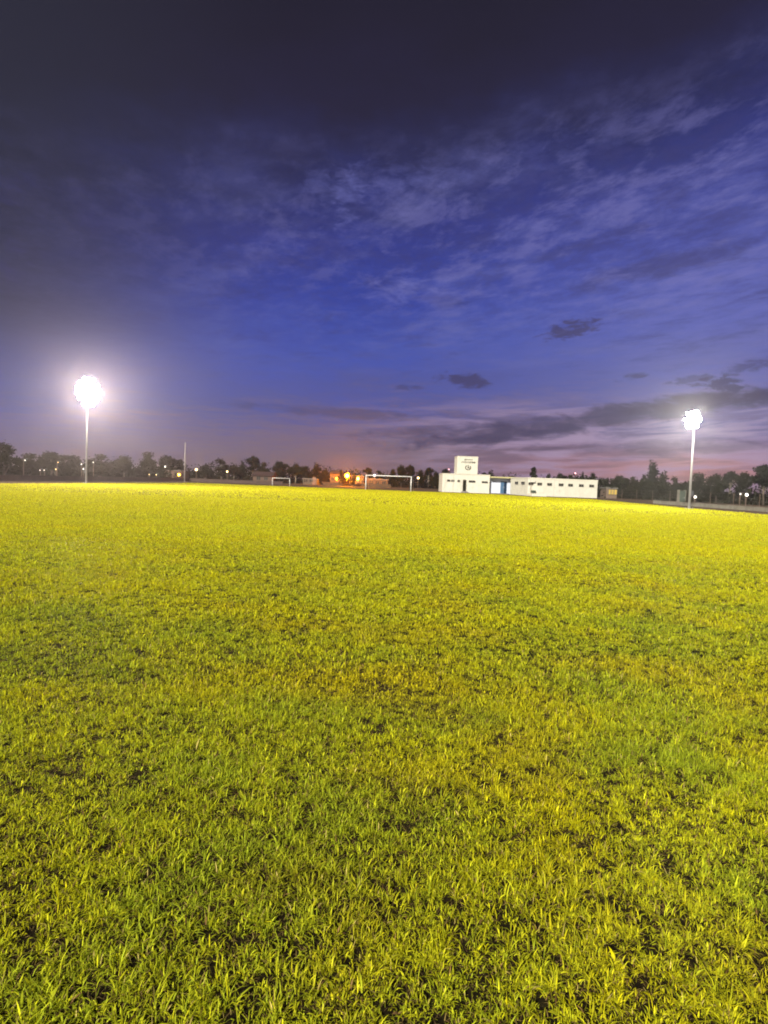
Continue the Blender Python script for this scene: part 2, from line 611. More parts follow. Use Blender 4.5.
def add_blades(x, y, length, width, az_, lean, level, cols):
    """level 3: 7 verts, 2: 5 verts, 1: 3 verts"""
    global voff
    n = len(x)
    ts = {3: [0, .4, .75, 1.0], 2: [0, .55, 1.0], 1: [0, 1.0]}[level]
    ws = {3: [.8, 1.0, .7, 0], 2: [.9, .9, 0], 1: [1.0, 0]}[level]
    dx, dy = np.cos(az_), np.sin(az_)
    # width direction: perpendicular to lean, jittered
    wa = az_ + PI / 2 + rng.normal(0, .5, n)
    wx, wy = np.cos(wa), np.sin(wa)
    rows = []
    for t, w in zip(ts, ws):
        ang = lean * (0.25 + 0.95 * t)
        out = length * t * np.sin(ang)
        up = length * t * np.cos(ang)
        cx = x + dx * out
        cyy = y + dy * out
        cz = np.maximum(up, 0.004) if t > 0 else np.zeros(n)
        if w > 0:
            hw = width * w * .5
            rows.append(np.stack([cx - wx * hw, cyy - wy * hw, cz], 1))
            rows.append(np.stack([cx + wx * hw, cyy + wy * hw, cz], 1))
        else:
            rows.append(np.stack([cx, cyy, cz], 1))
    k = len(rows)
    V = np.stack(rows, 1).reshape(-1, 3)
    base = voff + np.arange(n)[:, None] * k
    fs = []
    for i in range(len(ts) - 2):
        fs.append(base + np.array([[2 * i, 2 * i + 1, 2 * i + 3, 2 * i + 2]]))
    i = len(ts) - 2
    tri = base + np.array([[2 * i, 2 * i + 1, 2 * i + 2]])
    V_all.append(V)
    F_all.append((fs, tri))
    C_all.append(np.repeat(cols, k, axis=0))
    voff += n * k


GREEN = np.array([0.270, 0.325, 0.018])
LIME = np.array([0.440, 0.445, 0.014])
YEL = np.array([0.445, 0.410, 0.003])
DRY = np.array([0.48, 0.330, 0.012])
STRAW = np.array([0.42, 0.34, 0.10])
DEEP = np.array([0.075, 0.15, 0.022])


def blade_cols(x, y):
    n = len(x)
    p1 = fbm(x, y, .55, 3)
    p2 = fbm(x, y, 1.7, 20)
    p3 = fbm(x, y, .12, 40)
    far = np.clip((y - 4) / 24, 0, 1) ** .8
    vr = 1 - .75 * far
    k = np.clip(((p1 - .5) * 1.0 + (p2 - .5) * 1.2 + (p3 - .5) * .5) * vr + .19 + .25 * np.clip((y - 1.8) / 6, 0, 1) + far * .34 + rng.normal(0, .22, n), 0, 1)  # light falloff put into colour: blades darker near, lighter and yellower farther off
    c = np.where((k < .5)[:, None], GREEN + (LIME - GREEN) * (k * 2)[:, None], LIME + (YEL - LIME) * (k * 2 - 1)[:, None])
    q = fbm(x, y, 1.1, 60) + rng.normal(0, .06, n)
    dry = np.clip((q - .57) * 5, 0, 1) * (.30 - .2 * far)
    c = c + (DRY - c) * dry[:, None]
    q2 = fbm(x, y, 1.3, 77)
    deep = np.clip((q2 - .66) * 6, 0, 1) * .25 * (1 - far)
    c = c + (DEEP - c) * deep[:, None]
    br = rng.random(n) < .03
    c[br] = np.array([0.20, 0.12, 0.045]) * rng.uniform(.6, 1.2, (br.sum(), 1))
    st = rng.random(n) < .03
    c[st] = STRAW * rng.uniform(.7, 1.1, (st.sum(), 1))
    return np.clip(c * np.clip(rng.lognormal(.06, .32, (n, 1)), .4, 1.7), 0, 1)


def wedge(y0, y1, dens, margin, slope=.72):
    yy = []
    amax = 2 * (slope * y1 + margin)
    n = int((y1 - y0) * amax * dens)
    y = rng.uniform(y0, y1, n)
    x = rng.uniform(-amax / 2, amax / 2, n)
    k = np.abs(x) < slope * y + margin
    return x[k], y[k]


# near: clumps of curved blades
def clumps(y0, y1, cd, nb, sig, L, Wd, level, margin, thr=.24):
    cx, cyy = wedge(y0, y1, cd, margin)
    bare = fbm(cx, cyy, 15.0, 130, 2)
    keep = bare > (thr + rng.normal(0, .10, len(cx)))
    cx, cyy = cx[keep], cyy[keep]
    hh = (.5 + 1.0 * fbm(cx, cyy, 1.4, 150)) * np.clip(rng.lognormal(0, .35, len(cx)), .4, 2.0)
    cx = np.repeat(cx, nb)
    cyy = np.repeat(cyy, nb)
    hh = np.repeat(hh, nb)
    n = len(cx)
    ox = rng.normal(0, sig, n)
    oy = rng.normal(0, sig, n)
    x = cx + ox
    y = cyy + oy
    az_ = np.arctan2(oy, ox) + rng.normal(0, 1.0, n)
    lean = np.clip(rng.normal(.95, .5, n), .05, 1.6)
    ln = L * hh * rng.uniform(.5, 1.35, n)
    wd = Wd * rng.lognormal(-.08, .38, n)
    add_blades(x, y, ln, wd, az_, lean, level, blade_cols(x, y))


clumps(0.9, 4.4, 1200, 15, .014, .027, .0030, 3, 1.9, .22)
# dead thatch lying flat between the tufts
x, y = wedge(0.9, 5.5, 2600, 1.4)
m_ = len(x)
tc_ = np.where(rng.random((m_, 1)) < .5, np.array([[0.30, 0.22, 0.07]]), np.array([[0.13, 0.085, 0.035]])) * rng.uniform(.5, 1.2, (m_, 1))
add_blades(x, y, rng.uniform(.015, .045, m_), rng.uniform(.0015, .003, m_), rng.uniform(0, 2 * PI, m_), rng.uniform(1.25, 1.5, m_), 2, tc_)
clumps(4.4, 6.6, 760, 13, .017, .029, .0038, 2, 1.9, .16)
clumps(6.6, 9.6, 600, 12, .020, .031, .0050, 2, 1.5, .08)
clumps(9.6, 14.0, 430, 11, .024, .033, .0068, 2, 1.6, .04)
for y0_, y1_, dn, w_, l_ in ((14.0, 20.0, 2400, .011, .036), (20.0, 29.0, 1200, .016, .039), (29.0, 42.0, 600, .024, .043)):
    x, y = wedge(y0_, y1_, dn, 2.0)
    k = inside(x, y)
    x, y = x[k], y[k]
    hh = (.6 + .8 * fbm(x, y, 1.2, 170)) * np.clip(rng.lognormal(0, .28, len(x)), .5, 1.8)
    add_blades(x, y, l_ * hh, w_ * rng.uniform(.6, 1.4, len(x)),
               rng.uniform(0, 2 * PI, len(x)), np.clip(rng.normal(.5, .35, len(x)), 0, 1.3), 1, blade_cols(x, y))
n = int(75 * 68 * 70)
y = rng.uniform(42, 110, n)
x = rng.uniform(-38, 36, n)
k = inside(x, y)
x, y = x[k], y[k]
add_blades(x, y, .06 * (.6 + .8 * fbm(x, y, .9, 180)) * rng.uniform(.6, 1.4, len(x)), .06 * rng.uniform(.6, 1.4, len(x)),
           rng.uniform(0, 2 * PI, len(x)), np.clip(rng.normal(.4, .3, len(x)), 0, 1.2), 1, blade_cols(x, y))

V = np.concatenate(V_all).astype(np.float32)
C = np.concatenate(C_all).astype(np.float32)
quads = [f for fs, t in F_all for f in fs]
tris = [t for fs, t in F_all]
Q = np.concatenate(quads).reshape(-1)
T3 = np.concatenate(tris).reshape(-1)
nq, nt3 = len(Q) // 4, len(T3) // 3
loops = np.concatenate([Q, T3]).astype(np.int32)
starts = np.concatenate([np.arange(nq) * 4, nq * 4 + np.arange(nt3) * 3]).astype(np.int32)
me = bpy.data.meshes.new('grass')
me.vertices.add(len(V))
me.vertices.foreach_set('co', V.reshape(-1))
me.loops.add(len(loops))
me.loops.foreach_set('vertex_index', loops)
me.polygons.add(nq + nt3)
me.polygons.foreach_set('loop_start', starts)
me.update(calc_edges=True)
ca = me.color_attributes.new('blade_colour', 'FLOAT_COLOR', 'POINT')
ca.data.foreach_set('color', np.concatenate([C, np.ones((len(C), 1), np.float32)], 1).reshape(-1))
gm, T = newmat('grass_blades')
at_ = T.n('ShaderNodeAttribute', attribute_name='blade_colour')
d = T.n('ShaderNodeBsdfPrincipled')
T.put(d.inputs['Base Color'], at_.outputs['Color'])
d.inputs['Roughness'].default_value = 0.5
d.inputs['Specular IOR Level'].default_value = 0.03
t = T.n('ShaderNodeBsdfTranslucent')
T.put(t.inputs['Color'], at_.outputs['Color'])
mx = T.n('ShaderNodeMixShader')
mx.inputs[0].default_value = 0.42
gm.node_tree.links.new(d.outputs[0], mx.inputs[1])
gm.node_tree.links.new(t.outputs[0], mx.inputs[2])
finish(gm, T, mx.outputs[0])
me.materials.append(gm)
go = bpy.data.objects.new('grass', me)
go.location = (0, 0, 0.004)
COL.objects.link(go)
tag(go, 'patchy yellow green grass covering the football pitch', 'grass', kind='stuff')
print('grass verts', len(V), 'faces', nq + nt3)


# ------------------------------------------------------------------ floodlight masts
def flood_mast(label, px, py_base, Y, py_lamp, aim, emat, rows, counts, dx):
    b = at(px, py_base, Y)
    X0 = b.x
    head = at(px, py_lamp, Y).z
    rz = math.atan2(aim[1] - Y, aim[0] - X0) + PI / 2       # local -Y looks at aim
    r = thing('floodlight_mast', label, 'floodlight', (X0, Y, 0), rz)
    rows_z = [head + q for q in rows]
    mb = MB().tube([(0, 0, 0.05), (0, 0, head * .5), (0, 0, head + rows[-1] + .1)], [.12, .10, .075], 14)
    mb.build('pole', MAT['galv'], r, smooth=True)
    bp = MB().box(-.3, .3, -.3, .3, 0.002, .05)
    for sx in (-1, 1):
        for sy in (-1, 1):
            bp.tube([(sx * .22, sy * .22, .05), (sx * .22, sy * .22, .12)], .03, 6)
    bp.build('base_plate', MAT['galv'], r)
    for zz, cn_ in zip(rows_z, counts):
        MB().box(-(cn_ - 1) * .275 - .2, (cn_ - 1) * .275 + .2, -.05, .05, zz - .05, zz + .05).build('crossarm', MAT['galv'], r, bevel=.01)
    MB().box(-.16, .16, .10, .28, 1.2, 1.75).build('junction_box', MAT['housing'], r, bevel=.01)
    tilt = math.radians(26)
    for zz, cn_ in zip(rows_z, counts):
        for ci in range(cn_):
            xx = (ci - (cn_ - 1) / 2) * .55
            yaw = 40.0 * xx / dx
            mt = (Matrix.Translation((xx, -.30, zz + .02)) @ Matrix.Rotation(math.radians(yaw), 4, 'Z')
                  @ Matrix.Rotation(tilt, 4, 'X'))
            h = MB().box(-.24, .24, -.02, .12, -.24, .24)
            for q in range(5):
                h.box(-.20 + q * .1 - .01, -.20 + q * .1 + .01, .12, .17, -.2, .2)
            h.box(-.24, .24, -.08, -.02, .24, .25)
            h.xform(mt)
            ho = h.build('floodlight', MAT['housing'], r)
            br = MB().tube([(-.256, .05, 0), (-.256, .2, 0), (.256, .2, 0), (.256, .05, 0)], .013, 6).xform(mt)
            br.build('bracket', MAT['galv'], ho)
            l = MB().quad((-.215, -.03, -.215), (.215, -.03, -.215), (.215, -.03, .215), (-.215, -.03, .215)).xform(mt)
            l.build('lens', emat, ho)
    return r


flood_mast('lit floodlight mast at the left touchline with the widest hazy white glow', 86.2, 484.3, 73, 392, (2, 52), FLOOD_L, (-1.4, -.84, -.28, .28, .84, 1.4), (3, 5, 6, 6, 5, 3), 1.45)
flood_mast('lit floodlight mast at the right touchline before the dark trees', 689, 508.5, 58, 420, (-6, 50), FLOOD_R, (-.56, 0, .56), (3, 4, 3), .85)

# the unlit mast near the far left corner
b = at(184.5, 482.6, 118)
top = at(185, 443, 118).z
r = thing('mast', 'thin pale unlit mast standing near the far left corner of the pitch', 'mast', (b.x, 118, 0))
MB().tube([(0, 0, .04), (0, 0, top * .5), (0, 0, top)], [.13, .11, .08], 12).build('pole', MAT['mast'], r, smooth=True)
MB().box(-.25, .25, -.25, .25, .002, .04).build('base_plate', MAT['mast'], r)
MB().tube([(-.0, 0, top), (0, 0, top + .12)], .10, 10).build('cap', MAT['mast'], r)


# ------------------------------------------------------------------ goals
def goal(label, p0, p1, h, rad, depth, stay):
    """p0,p1: feet of the posts (world xy)"""
    p0, p1 = Vector((*p0, 0)), Vector((*p1, 0))
    c = (p0 + p1) / 2
    w = (p1 - p0).length
    rz = math.atan2(p1.y - p0.y, p1.x - p0.x)
    r = thing('football_goal', label, 'goal', c, rz)
    for s in (-1, 1):
        MB().tube([(s * w / 2, 0, 0), (s * w / 2, 0, h - rad)], rad, 12).build('post', MAT['goal'], r, smooth=True)
    MB().tube([(-w / 2 - rad, 0, h), (w / 2 + rad, 0, h)], rad, 12).build('crossbar', MAT['goal'], r, smooth=True)
    for s in (-1, 1):
        MB().tube([(s * w / 2, rad * .6, h - .03), (s * w / 2, depth * .45, h - .03), (s * w / 2, depth, .04)], stay, 8).build('stay', MAT['goal'], r, smooth=True)
    return r


a = at(365.3, 490, 98)
b = at(410.5, 492, 98)
goal('large white football goal standing left of the off white clubhouse', (a.x, 99.5), (b.x, 97.0), 2.44, .065, 1.6, .03)
a = at(272.3, 486, 104)
b = at(289.5, 486.5, 104)
goal('small white training goal far left of the large goal', (a.x, 104), (b.x, 104), 1.42, .04, .9, .02)

# ------------------------------------------------------------------ clubhouse
YB = 111.0
lx0, lx1 = hx(442.3, YB), hx(489.5, YB)
cb = thing('clubhouse', 'off white single storey clubhouse with a square tower and a long right wing', 'building', (lx0, YB, 0))


def up(px, py, Yd):
    return at(px, py, Yd).z


def wall_block(name, x0, x1, y0, y1, h, mat, par=.12):
    MB().box(x0, x1, y0, y1, 0, h).build(name, mat, cb)


LW = lx1 - lx0
HB = 3.3
main = MB().box(0, LW, 0, 7, 0, HB).build('front_block', MAT['wall_cream'], cb)
MB().box(-.06, LW + .06, -.06, 7.06, HB, HB + .14).build('parapet', MAT['trim'], main)
# tower
tx0, tx1 = hx(456.2, YB) - lx0, hx(476.8, YB) - lx0
HT = up(466, 457, YB)
tw = MB().box(tx0, tx1, -.12, 4.2, HB + .14, HT).build('tower', MAT['wall_cream'], cb)
MB().box(tx0 - .05, tx1 + .05, -.17, 4.25, HT, HT + .12).build('tower_cap', MAT['trim'], tw)
# faded lettering (unreadable strokes) and emblem on the tower
rr = random.Random(5)


def strokes(z, h, x0, x1, gap_p):
    mb = MB()
    x = x0
    while x < x1:
        w = rr.uniform(.10, .17)
        if rr.random() > gap_p:
            t = .07
            k = rr.randint(0, 4)
            yf0, yf1 = -.135, -.1225
            mb.box(x, x + t, yf0, yf1, z, z + h)
            if k in (0, 1):
                mb.box(x + t + .002, x + w, yf0, yf1, z + h - t, z + h)
            if k in (1, 2, 3):
                mb.box(x + t + .002, x + w, yf0, yf1, z, z + t)
            if k in (0, 3, 4):
                mb.box(x + t + .002, x + w, yf0, yf1, z + h / 2 - t / 2, z + h / 2 + t / 2)
            if k in (2, 4):
                mb.box(x + w + .002, x + w + t, yf0, yf1, z, z + h)
        x += w + .09
    return mb


tcx = (tx0 + tx1) / 2 + .15
strokes(HT - .62, .26, tcx - .75, tcx + .95, .30).build('lettering', MAT['ink'], tw)
strokes(HT - 1.12, .32, tcx - 1.25, tcx + 1.2, .08).build('lettering', MAT['ink'], tw)
em = MB()
ez = HT - 1.95
N = 22
for i in range(N):
    a0 = 2 * PI * i / N
    a1 = 2 * PI * (i + .96) / N
    ro, ri = .48, .34
    if 3 <= i <= 6:
        continue
    P = [(tcx + r_ * 1.15 * math.cos(a_), ez + r_ * math.sin(a_)) for r_, a_ in ((ri, a0), (ro, a0), (ro, a1), (ri, a1))]
    b0 = len(em.v)
    em.v += [(p[0], -.135, p[1]) for p in P] + [(p[0], -.1225, p[1]) for p in P]
    em.f += [(b0 + 3, b0 + 2, b0 + 1, b0), (b0 + 4, b0 + 5, b0 + 6, b0 + 7)]
    for q in range(4):
        q2 = (q + 1) % 4
        em.f.append((b0 + q, b0 + q2, b0 + 4 + q2, b0 + 4 + q))
em.box(tcx - .12, tcx + .26, -.137, -.1245, ez - .12, ez + .06)
em.box(tcx - .05, tcx + .08, -.137, -.1245, ez + .07, ez + .5)
em.box(tcx + .28, tcx + .52, -.137, -.1245, ez - .22, ez - .08)
em.build('emblem', MAT['ink'], tw)


def window(x0, x1, z0, z1, y, par, mat='glass', split=True):
    f = MB()
    t = .05
    f.box(x0 - t, x1 + t, y - .06, y - .003, z1, z1 + t)
    f.box(x0 - t, x1 + t, y - .09, y - .003, z0 - t, z0)
    f.box(x0 - t, x0, y - .06, y - .003, z0 + .002, z1 - .002)
    f.box(x1, x1 + t, y - .06, y - .003, z0 + .002, z1 - .002)
    if split:
        m_ = (x0 + x1) / 2
        f.box(m_ - .04, m_ + .04, y - .055, y - .003, z0 + .002, z1 - .002)
    o = f.build('window', MAT['winframe'], par)
    MB().box(x0 + .002, x1 - .002, y - .03, y - .004, z0 + .003, z1 - .003).build('pane', MAT[mat], o)
    return o


def lz(px, py, Yd):
    return at(px, py, Yd).z


for (a, b_, pa, pb) in ((447.2, 450.0, 481.3, 479.8), (451.3, 454.0, 481.5, 480.0), (457.6, 459.6, 481.7, 480.2), (468.9, 474.9, 482.2, 480.7), (481.8, 487.4, 482.8, 481.5)):
    z0 = lz((a + b_) / 2, pa, YB)
    z1 = lz((a + b_) / 2, pb, YB)
    window(hx(a, YB) - lx0, hx(b_, YB) - lx0, z0, z1, 0, cb, split=(b_ - a) > 4)
# dark tall door and step
dx0, dx1 = hx(463.0, YB) - lx0, hx(466.0, YB) - lx0
dzt = lz(464.5, 480.0, YB)
f = MB().box(dx0 - .06, dx0, -.05, -.003, .3, dzt).box(dx1, dx1 + .06, -.05, -.003, .3, dzt).box(dx0 - .06, dx1 + .06, -.05, -.003, dzt + .002, dzt + .06)
dd = f.build('door', MAT['winframe'], cb)
MB().box(dx0 + .002, dx1 - .002, -.03, -.004, .3, dzt - .002).build('door_leaf', MAT['dark'], dd)
MB().tube([(dx1 - .09, -.03, 1.25), (dx1 - .09, -.08, 1.25), (dx1 - .2, -.08, 1.25)], .015, 6).build('handle', MAT['galv'], dd)
MB().box(dx0 - .25, dx1 + .45, -.9, -.003, 0, .14).box(dx0 - .15, dx1 + .25, -.5, -.004, .142, .27).build('step', MAT['roofing'], cb)
# slim downpipes on the left half
for px in (445.0, 452.8, 460.9):
    xx = hx(px, YB) - lx0
    MB().tube([(xx, -.06, .0), (xx, -.06, HB - .3)], .04, 6).build('downpipe', MAT['frame'], cb)

# recessed middle part, cool light painted into its wall colour, with a pair of blue doors
YM = YB + .9
mx1 = hx(527, YM) - lx0 + 5
HM = 2.9
MB().box(LW + .01, mx1, .9, 6.5, 0, HM).build('middle_block', MAT['wall_cool_lit'], cb)
cn = MB().box(LW + .012, mx1, -.35, 6.4, HM + .003, HM + .28).build('canopy', MAT['canopy'], cb)
bx = [hx(v, YM) - lx0 for v in (500.4, 503.8, 506.8)]
for i in range(2):
    dr = MB().box(bx[i] + .02, bx[i + 1] - .02, .84, .897, .1, 2.35).build('blue_door', MAT['blue_light' if i == 0 else 'blue_dark'], cb)
    tag(dr, 'pale blue door leaf' if i == 0 else 'deep blue door leaf')
    hxx = bx[1] + (-.12 if i == 0 else .12)
    MB().box(hxx - .02, hxx + .02, .79, .838, 1.1, 1.35).build('handle', MAT['galv'], dr)
for (a, b_) in ((513.0, 517.6), (518.3, 522.5)):
    window(hx(a, YM) - lx0, hx(b_, YM) - lx0, 1.95, 2.45, .9, cb, split=True)
MB().box(LW + .1, LW + 3.5, -.9, .897, 0, .1).build('door_step', MAT['kerb'], cb)

# right wing, nearer to the pitch and slightly turned
WA = at(527.2, 497.4, 102.0)
WB = at(596.8, 498.6, 103.5)
wl = math.hypot(WB.x - WA.x, WB.y - WA.y)
wrz = math.atan2(WB.y - WA.y, WB.x - WA.x)
wm = Matrix.Translation((WA.x - lx0, WA.y - YB, 0)) @ Matrix.Rotation(wrz, 4, 'Z')
HW = up(560, 479.6, 102.7)
wing = MB().box(0, wl, 0, 9.0, 0, HW).build('right_wing', MAT['wall_cream'], cb)
wing.matrix_local = wm
MB().box(-.06, wl + .06, -.06, 9.06, HW, HW + .16).build('parapet', MAT['trim'], wing)
s = wl / (596.8 - 527.2)


def wfx(px):
    # facade coordinate seen at column px
    d = ray(px, 490)
    n_ = Vector((-(WB.y - WA.y), WB.x - WA.x))
    t_ = (WA.x * n_.x + WA.y * n_.y) / (d.x * n_.x + d.y * n_.y)
    p = Vector((d.x * t_ - WA.x, d.y * t_ - WA.y))
    return p.dot(Vector((math.cos(wrz), math.sin(wrz))))


for c in (530.5, 539.3, 549.2, 560.7, 570.2, 581.0, 591.3):
    window(wfx(c - 2.1), wfx(c + 2.1), HW - 1.05, HW - .70, 0, wing)
for c in (2.3, 5.6):
    o = window(-c - .8, -c + .8, HW - 1.0, HW - .62, 0, wing)
    o.rotation_euler = (0, 0, -PI / 2)
MB().box(-.1, 2.4, -2.4, -.004, 0, .42).build('ramp_wall', MAT['trim'], wing)
MB().tube([(.55, -.05, .56), (.55, -.05, HW - .2)], .04, 8).build('downpipe', MAT['iron'], wing)
MB().box(.55, 1.35, -.35, -.004, .95 - .35, .95).build('meter_box', MAT['cabinet'], wing)
ac = MB().box(.35, 1.15, -.36, -.004, HW - .62, HW - .14).build('air_conditioner', MAT['frame'], wing)


# ------------------------------------------------------------------ far houses
def house(label, pxa, pxb, Yd, h, mat, roof=None, rise=0.0, depth=6.0, wins=(), door=None, lit=None):
    x0, x1 = hx(pxa, Yd), hx(pxb, Yd)
    w = x1 - x0
    r = thing('house', label, 'house', ((x0 + x1) / 2, Yd, 0))
    MB().box(-w / 2, w / 2, 0, depth, 0, h).build('wall', mat, r)
    if rise:
        rf = MB()
        e = .35
        v = [(-w / 2 - e, -e, h), (w / 2 + e, -e, h), (w / 2 + e, depth + e, h), (-w / 2 - e, depth + e, h), (-w / 2 - e, depth / 2, h + rise), (w / 2 + e, depth / 2, h + rise)]
        rf.v = v
        rf.f = [(0, 1, 5, 4), (2, 3, 4, 5), (1, 2, 5), (3, 0, 4), (3, 2, 1, 0)]
        rf.xform(Matrix.Translation((0, 0, .004)))
        rf.build('roof', roof, r)
    else:
        MB().box(-w / 2 - .15, w / 2 + .15, -.15, depth + .15, h + .002, h + .18).build('roof', roof or MAT['roofing'], r)
    for u in wins:
        xx = -w / 2 + w * u
        wn = window(xx - .45, xx + .45, h * .4, h * .4 + .85, 0, r, 'glass')
        if lit:
            wn.children[0].data.materials[0] = lit
    if door is not None:
        xx = -w / 2 + w * door
        MB().box(xx - .42, xx + .42, -.05, -.003, .02, 1.95).build('door', MAT['iron'], r)
    return r


WARMWIN = emit('lit_window', (1.0, .66, .12), .42)
house('low peach plastered house between the thin mast and the left trees', 164, 182, 150, 2.2, MAT['peach'], wins=(.25, .7), door=.48)
house('small house with a red pitched roof left of the small goal', 253, 271.5, 150, 1.75, MAT['peach'], MAT['tile'], 1.1, wins=(.3, .7))
house('long low pale house under trees right of the small goal', 303, 317, 152, 1.35, MAT['pale_wall'], wins=(.2, .6), door=.8)
house('small ochre house under orange lamps, left of the brightest lamp', 330, 340.5, 156, 3.0, MAT['ochre'], MAT['tile'], .9, wins=(.3, .7))
house('ochre house under orange lamps, right of the brightest lamp', 351, 364, 158, 2.6, MAT['ochre'], wins=(.25, .75), door=.5)
house('long low ochre house seen through the large goal', 367, 388, 156, 1.9, MAT['ochre'], wins=(.2, .5, .8))
house('small hut with yellow lit windows right of the clubhouse', 606.5, 617, 108, 1.75, MAT['iron'], depth=3.0, wins=(.42, .75), lit=WARMWIN)

# ------------------------------------------------------------------ low perimeter walls, fence, cabinet
def lowwall(label, pts, h, th, mat, cap):
    r = thing('perimeter_wall', label, 'wall', (pts[0][0], pts[0][1], 0))
    r['kind'] = 'thing'
    p0 = Vector((*pts[0], 0))
    mb, cp = MB(), MB()
    for a, b in zip(pts[:-1], pts[1:]):
        a_, b_ = Vector((*a, 0)) - p0, Vector((*b, 0)) - p0
        L = (b_ - a_).length
        mt = Matrix.Translation(a_) @ Matrix.Rotation(math.atan2(b_.y - a_.y, b_.x - a_.x), 4, 'Z')
        n = max(1, int(L / 6))
        for i in range(n):
            q = MB().box(L * i / n + .01, L * (i + 1) / n - .01, -th / 2, th / 2, 0, h).xform(mt)
            o = len(mb.v)
            mb.v += q.v
            mb.f += [tuple(k + o for k in f) for f in q.f]
            q = MB().box(L * i / n, L * (i + 1) / n - .004, -th / 2 - .03, th / 2 + .03, h + .002, h + .06).xform(mt)
            o = len(cp.v)
            cp.v += q.v
            cp.f += [tuple(k + o for k in f) for f in q.f]
    mb.build('wall_panel', mat, r)
    cp.build('coping', cap, r)
    return r


lowwall('long low mauve brown wall behind the left touchline', [(-44.5, 20), (-43.5, 75), (-41.5, 127), (-22, 129)], .62, .22, MAT['lowwall'], MAT['lowwall'])
lowwall('low pale concrete wall behind the right floodlight mast', [(38.5, 26), (36.8, 57), (34.6, 77)], .36, .3, MAT['kerb'], MAT['kerb'])

wa_ = hx(323, 149)
lowwall('long low ochre garden wall catching the orange lamp light', [(wa_, 149), (hx(391, 149), 149.6)], .75, .2, MAT['ochre'], MAT['ochre'])

# post and wire fence on the right, behind the low wall
r = thing('wire_fence', 'post and wire fence before the dark trees on the right', 'fence', (42, 40, 0))
fp = [(46 + (36.5 - 46) * i / 14 - 42, 44 + (98 - 44) * i / 14 - 40) for i in range(15)]
for x_, y_ in fp:
    MB().tube([(x_, y_, 0), (x_, y_, 1.7)], .03, 7).build('post', MAT['iron'], r)
wr = MB()
for z in (.4, .8, 1.2, 1.6):
    wr.tube([(fp[0][0], fp[0][1], z), (fp[-1][0], fp[-1][1], z)], .004, 4)
wr.build('wire', MAT['iron'], r)

c_ = at(681, 503, 72)
r = thing('utility_cabinet', 'tall dark utility cabinet with pale edges beside the right mast', 'cabinet', (c_.x, 72, 0))
MB().box(-.33, .33, -.25, .25, .1, 1.75).build('body', MAT['cabinet'], r, bevel=.015)
for sx in (-1, 1):
    MB().box(sx * .37 - .03, sx * .37 + .03, -.28, .28, .0, 1.85).build('side_frame', MAT['kerb'], r)
dr = MB().box(-.28, .28, -.28, -.253, .18, 1.68).build('door', MAT['cabinet'], r)
MB().box(.18, .21, -.31, -.282, .85, 1.0).build('handle', MAT['galv'], dr)
MB().box(-.4, .4, -.32, .32, .0, .098).build('plinth', MAT['kerb'], r)

# ------------------------------------------------------------------ street lamps
WHITE = emit('lamp_white', (1.0, .93, .80), 3)
WARM = emit('lamp_warm', (1.0, .70, .28), 4)
SODIUM = emit('lamp_sodium', (1.0, .28, .0005), 1500)
SODIUM2 = emit('lamp_sodium_pale', (1.0, .34, .004), 330)
RED = emit('lamp_pink', (1.0, .40, .42), 3)


def street_lamp(label, px, py, Yd, mat, rad, arm=0.0, name='street_lamp'):
    p = at(px, py, Yd)
    r = thing(name, label, 'street lamp', (p.x - arm, Yd, 0), 0, 'street lamps beyond the pitch')
    h = p.z
    MB().tube([(0, 0, 0), (0, 0, h * .6), (0, 0, h + .25)], [.07, .06, .045], 8).build('pole', MAT['iron'], r, smooth=True)
    hd = MB().box(-.12, arm + .3, .12, .2, h + rad + .02, h + rad + .12)
    hd.tube([(0, 0, h + .2), (0, .16, h + rad + .05)], .04, 6)
    hd.build('lamp_head', MAT['housing'], r)
    MB().sphere((arm, -.12, h), rad * (.48 if px < 160 else .75), 10, 6).build('globe', mat, r, smooth=True)
    return r


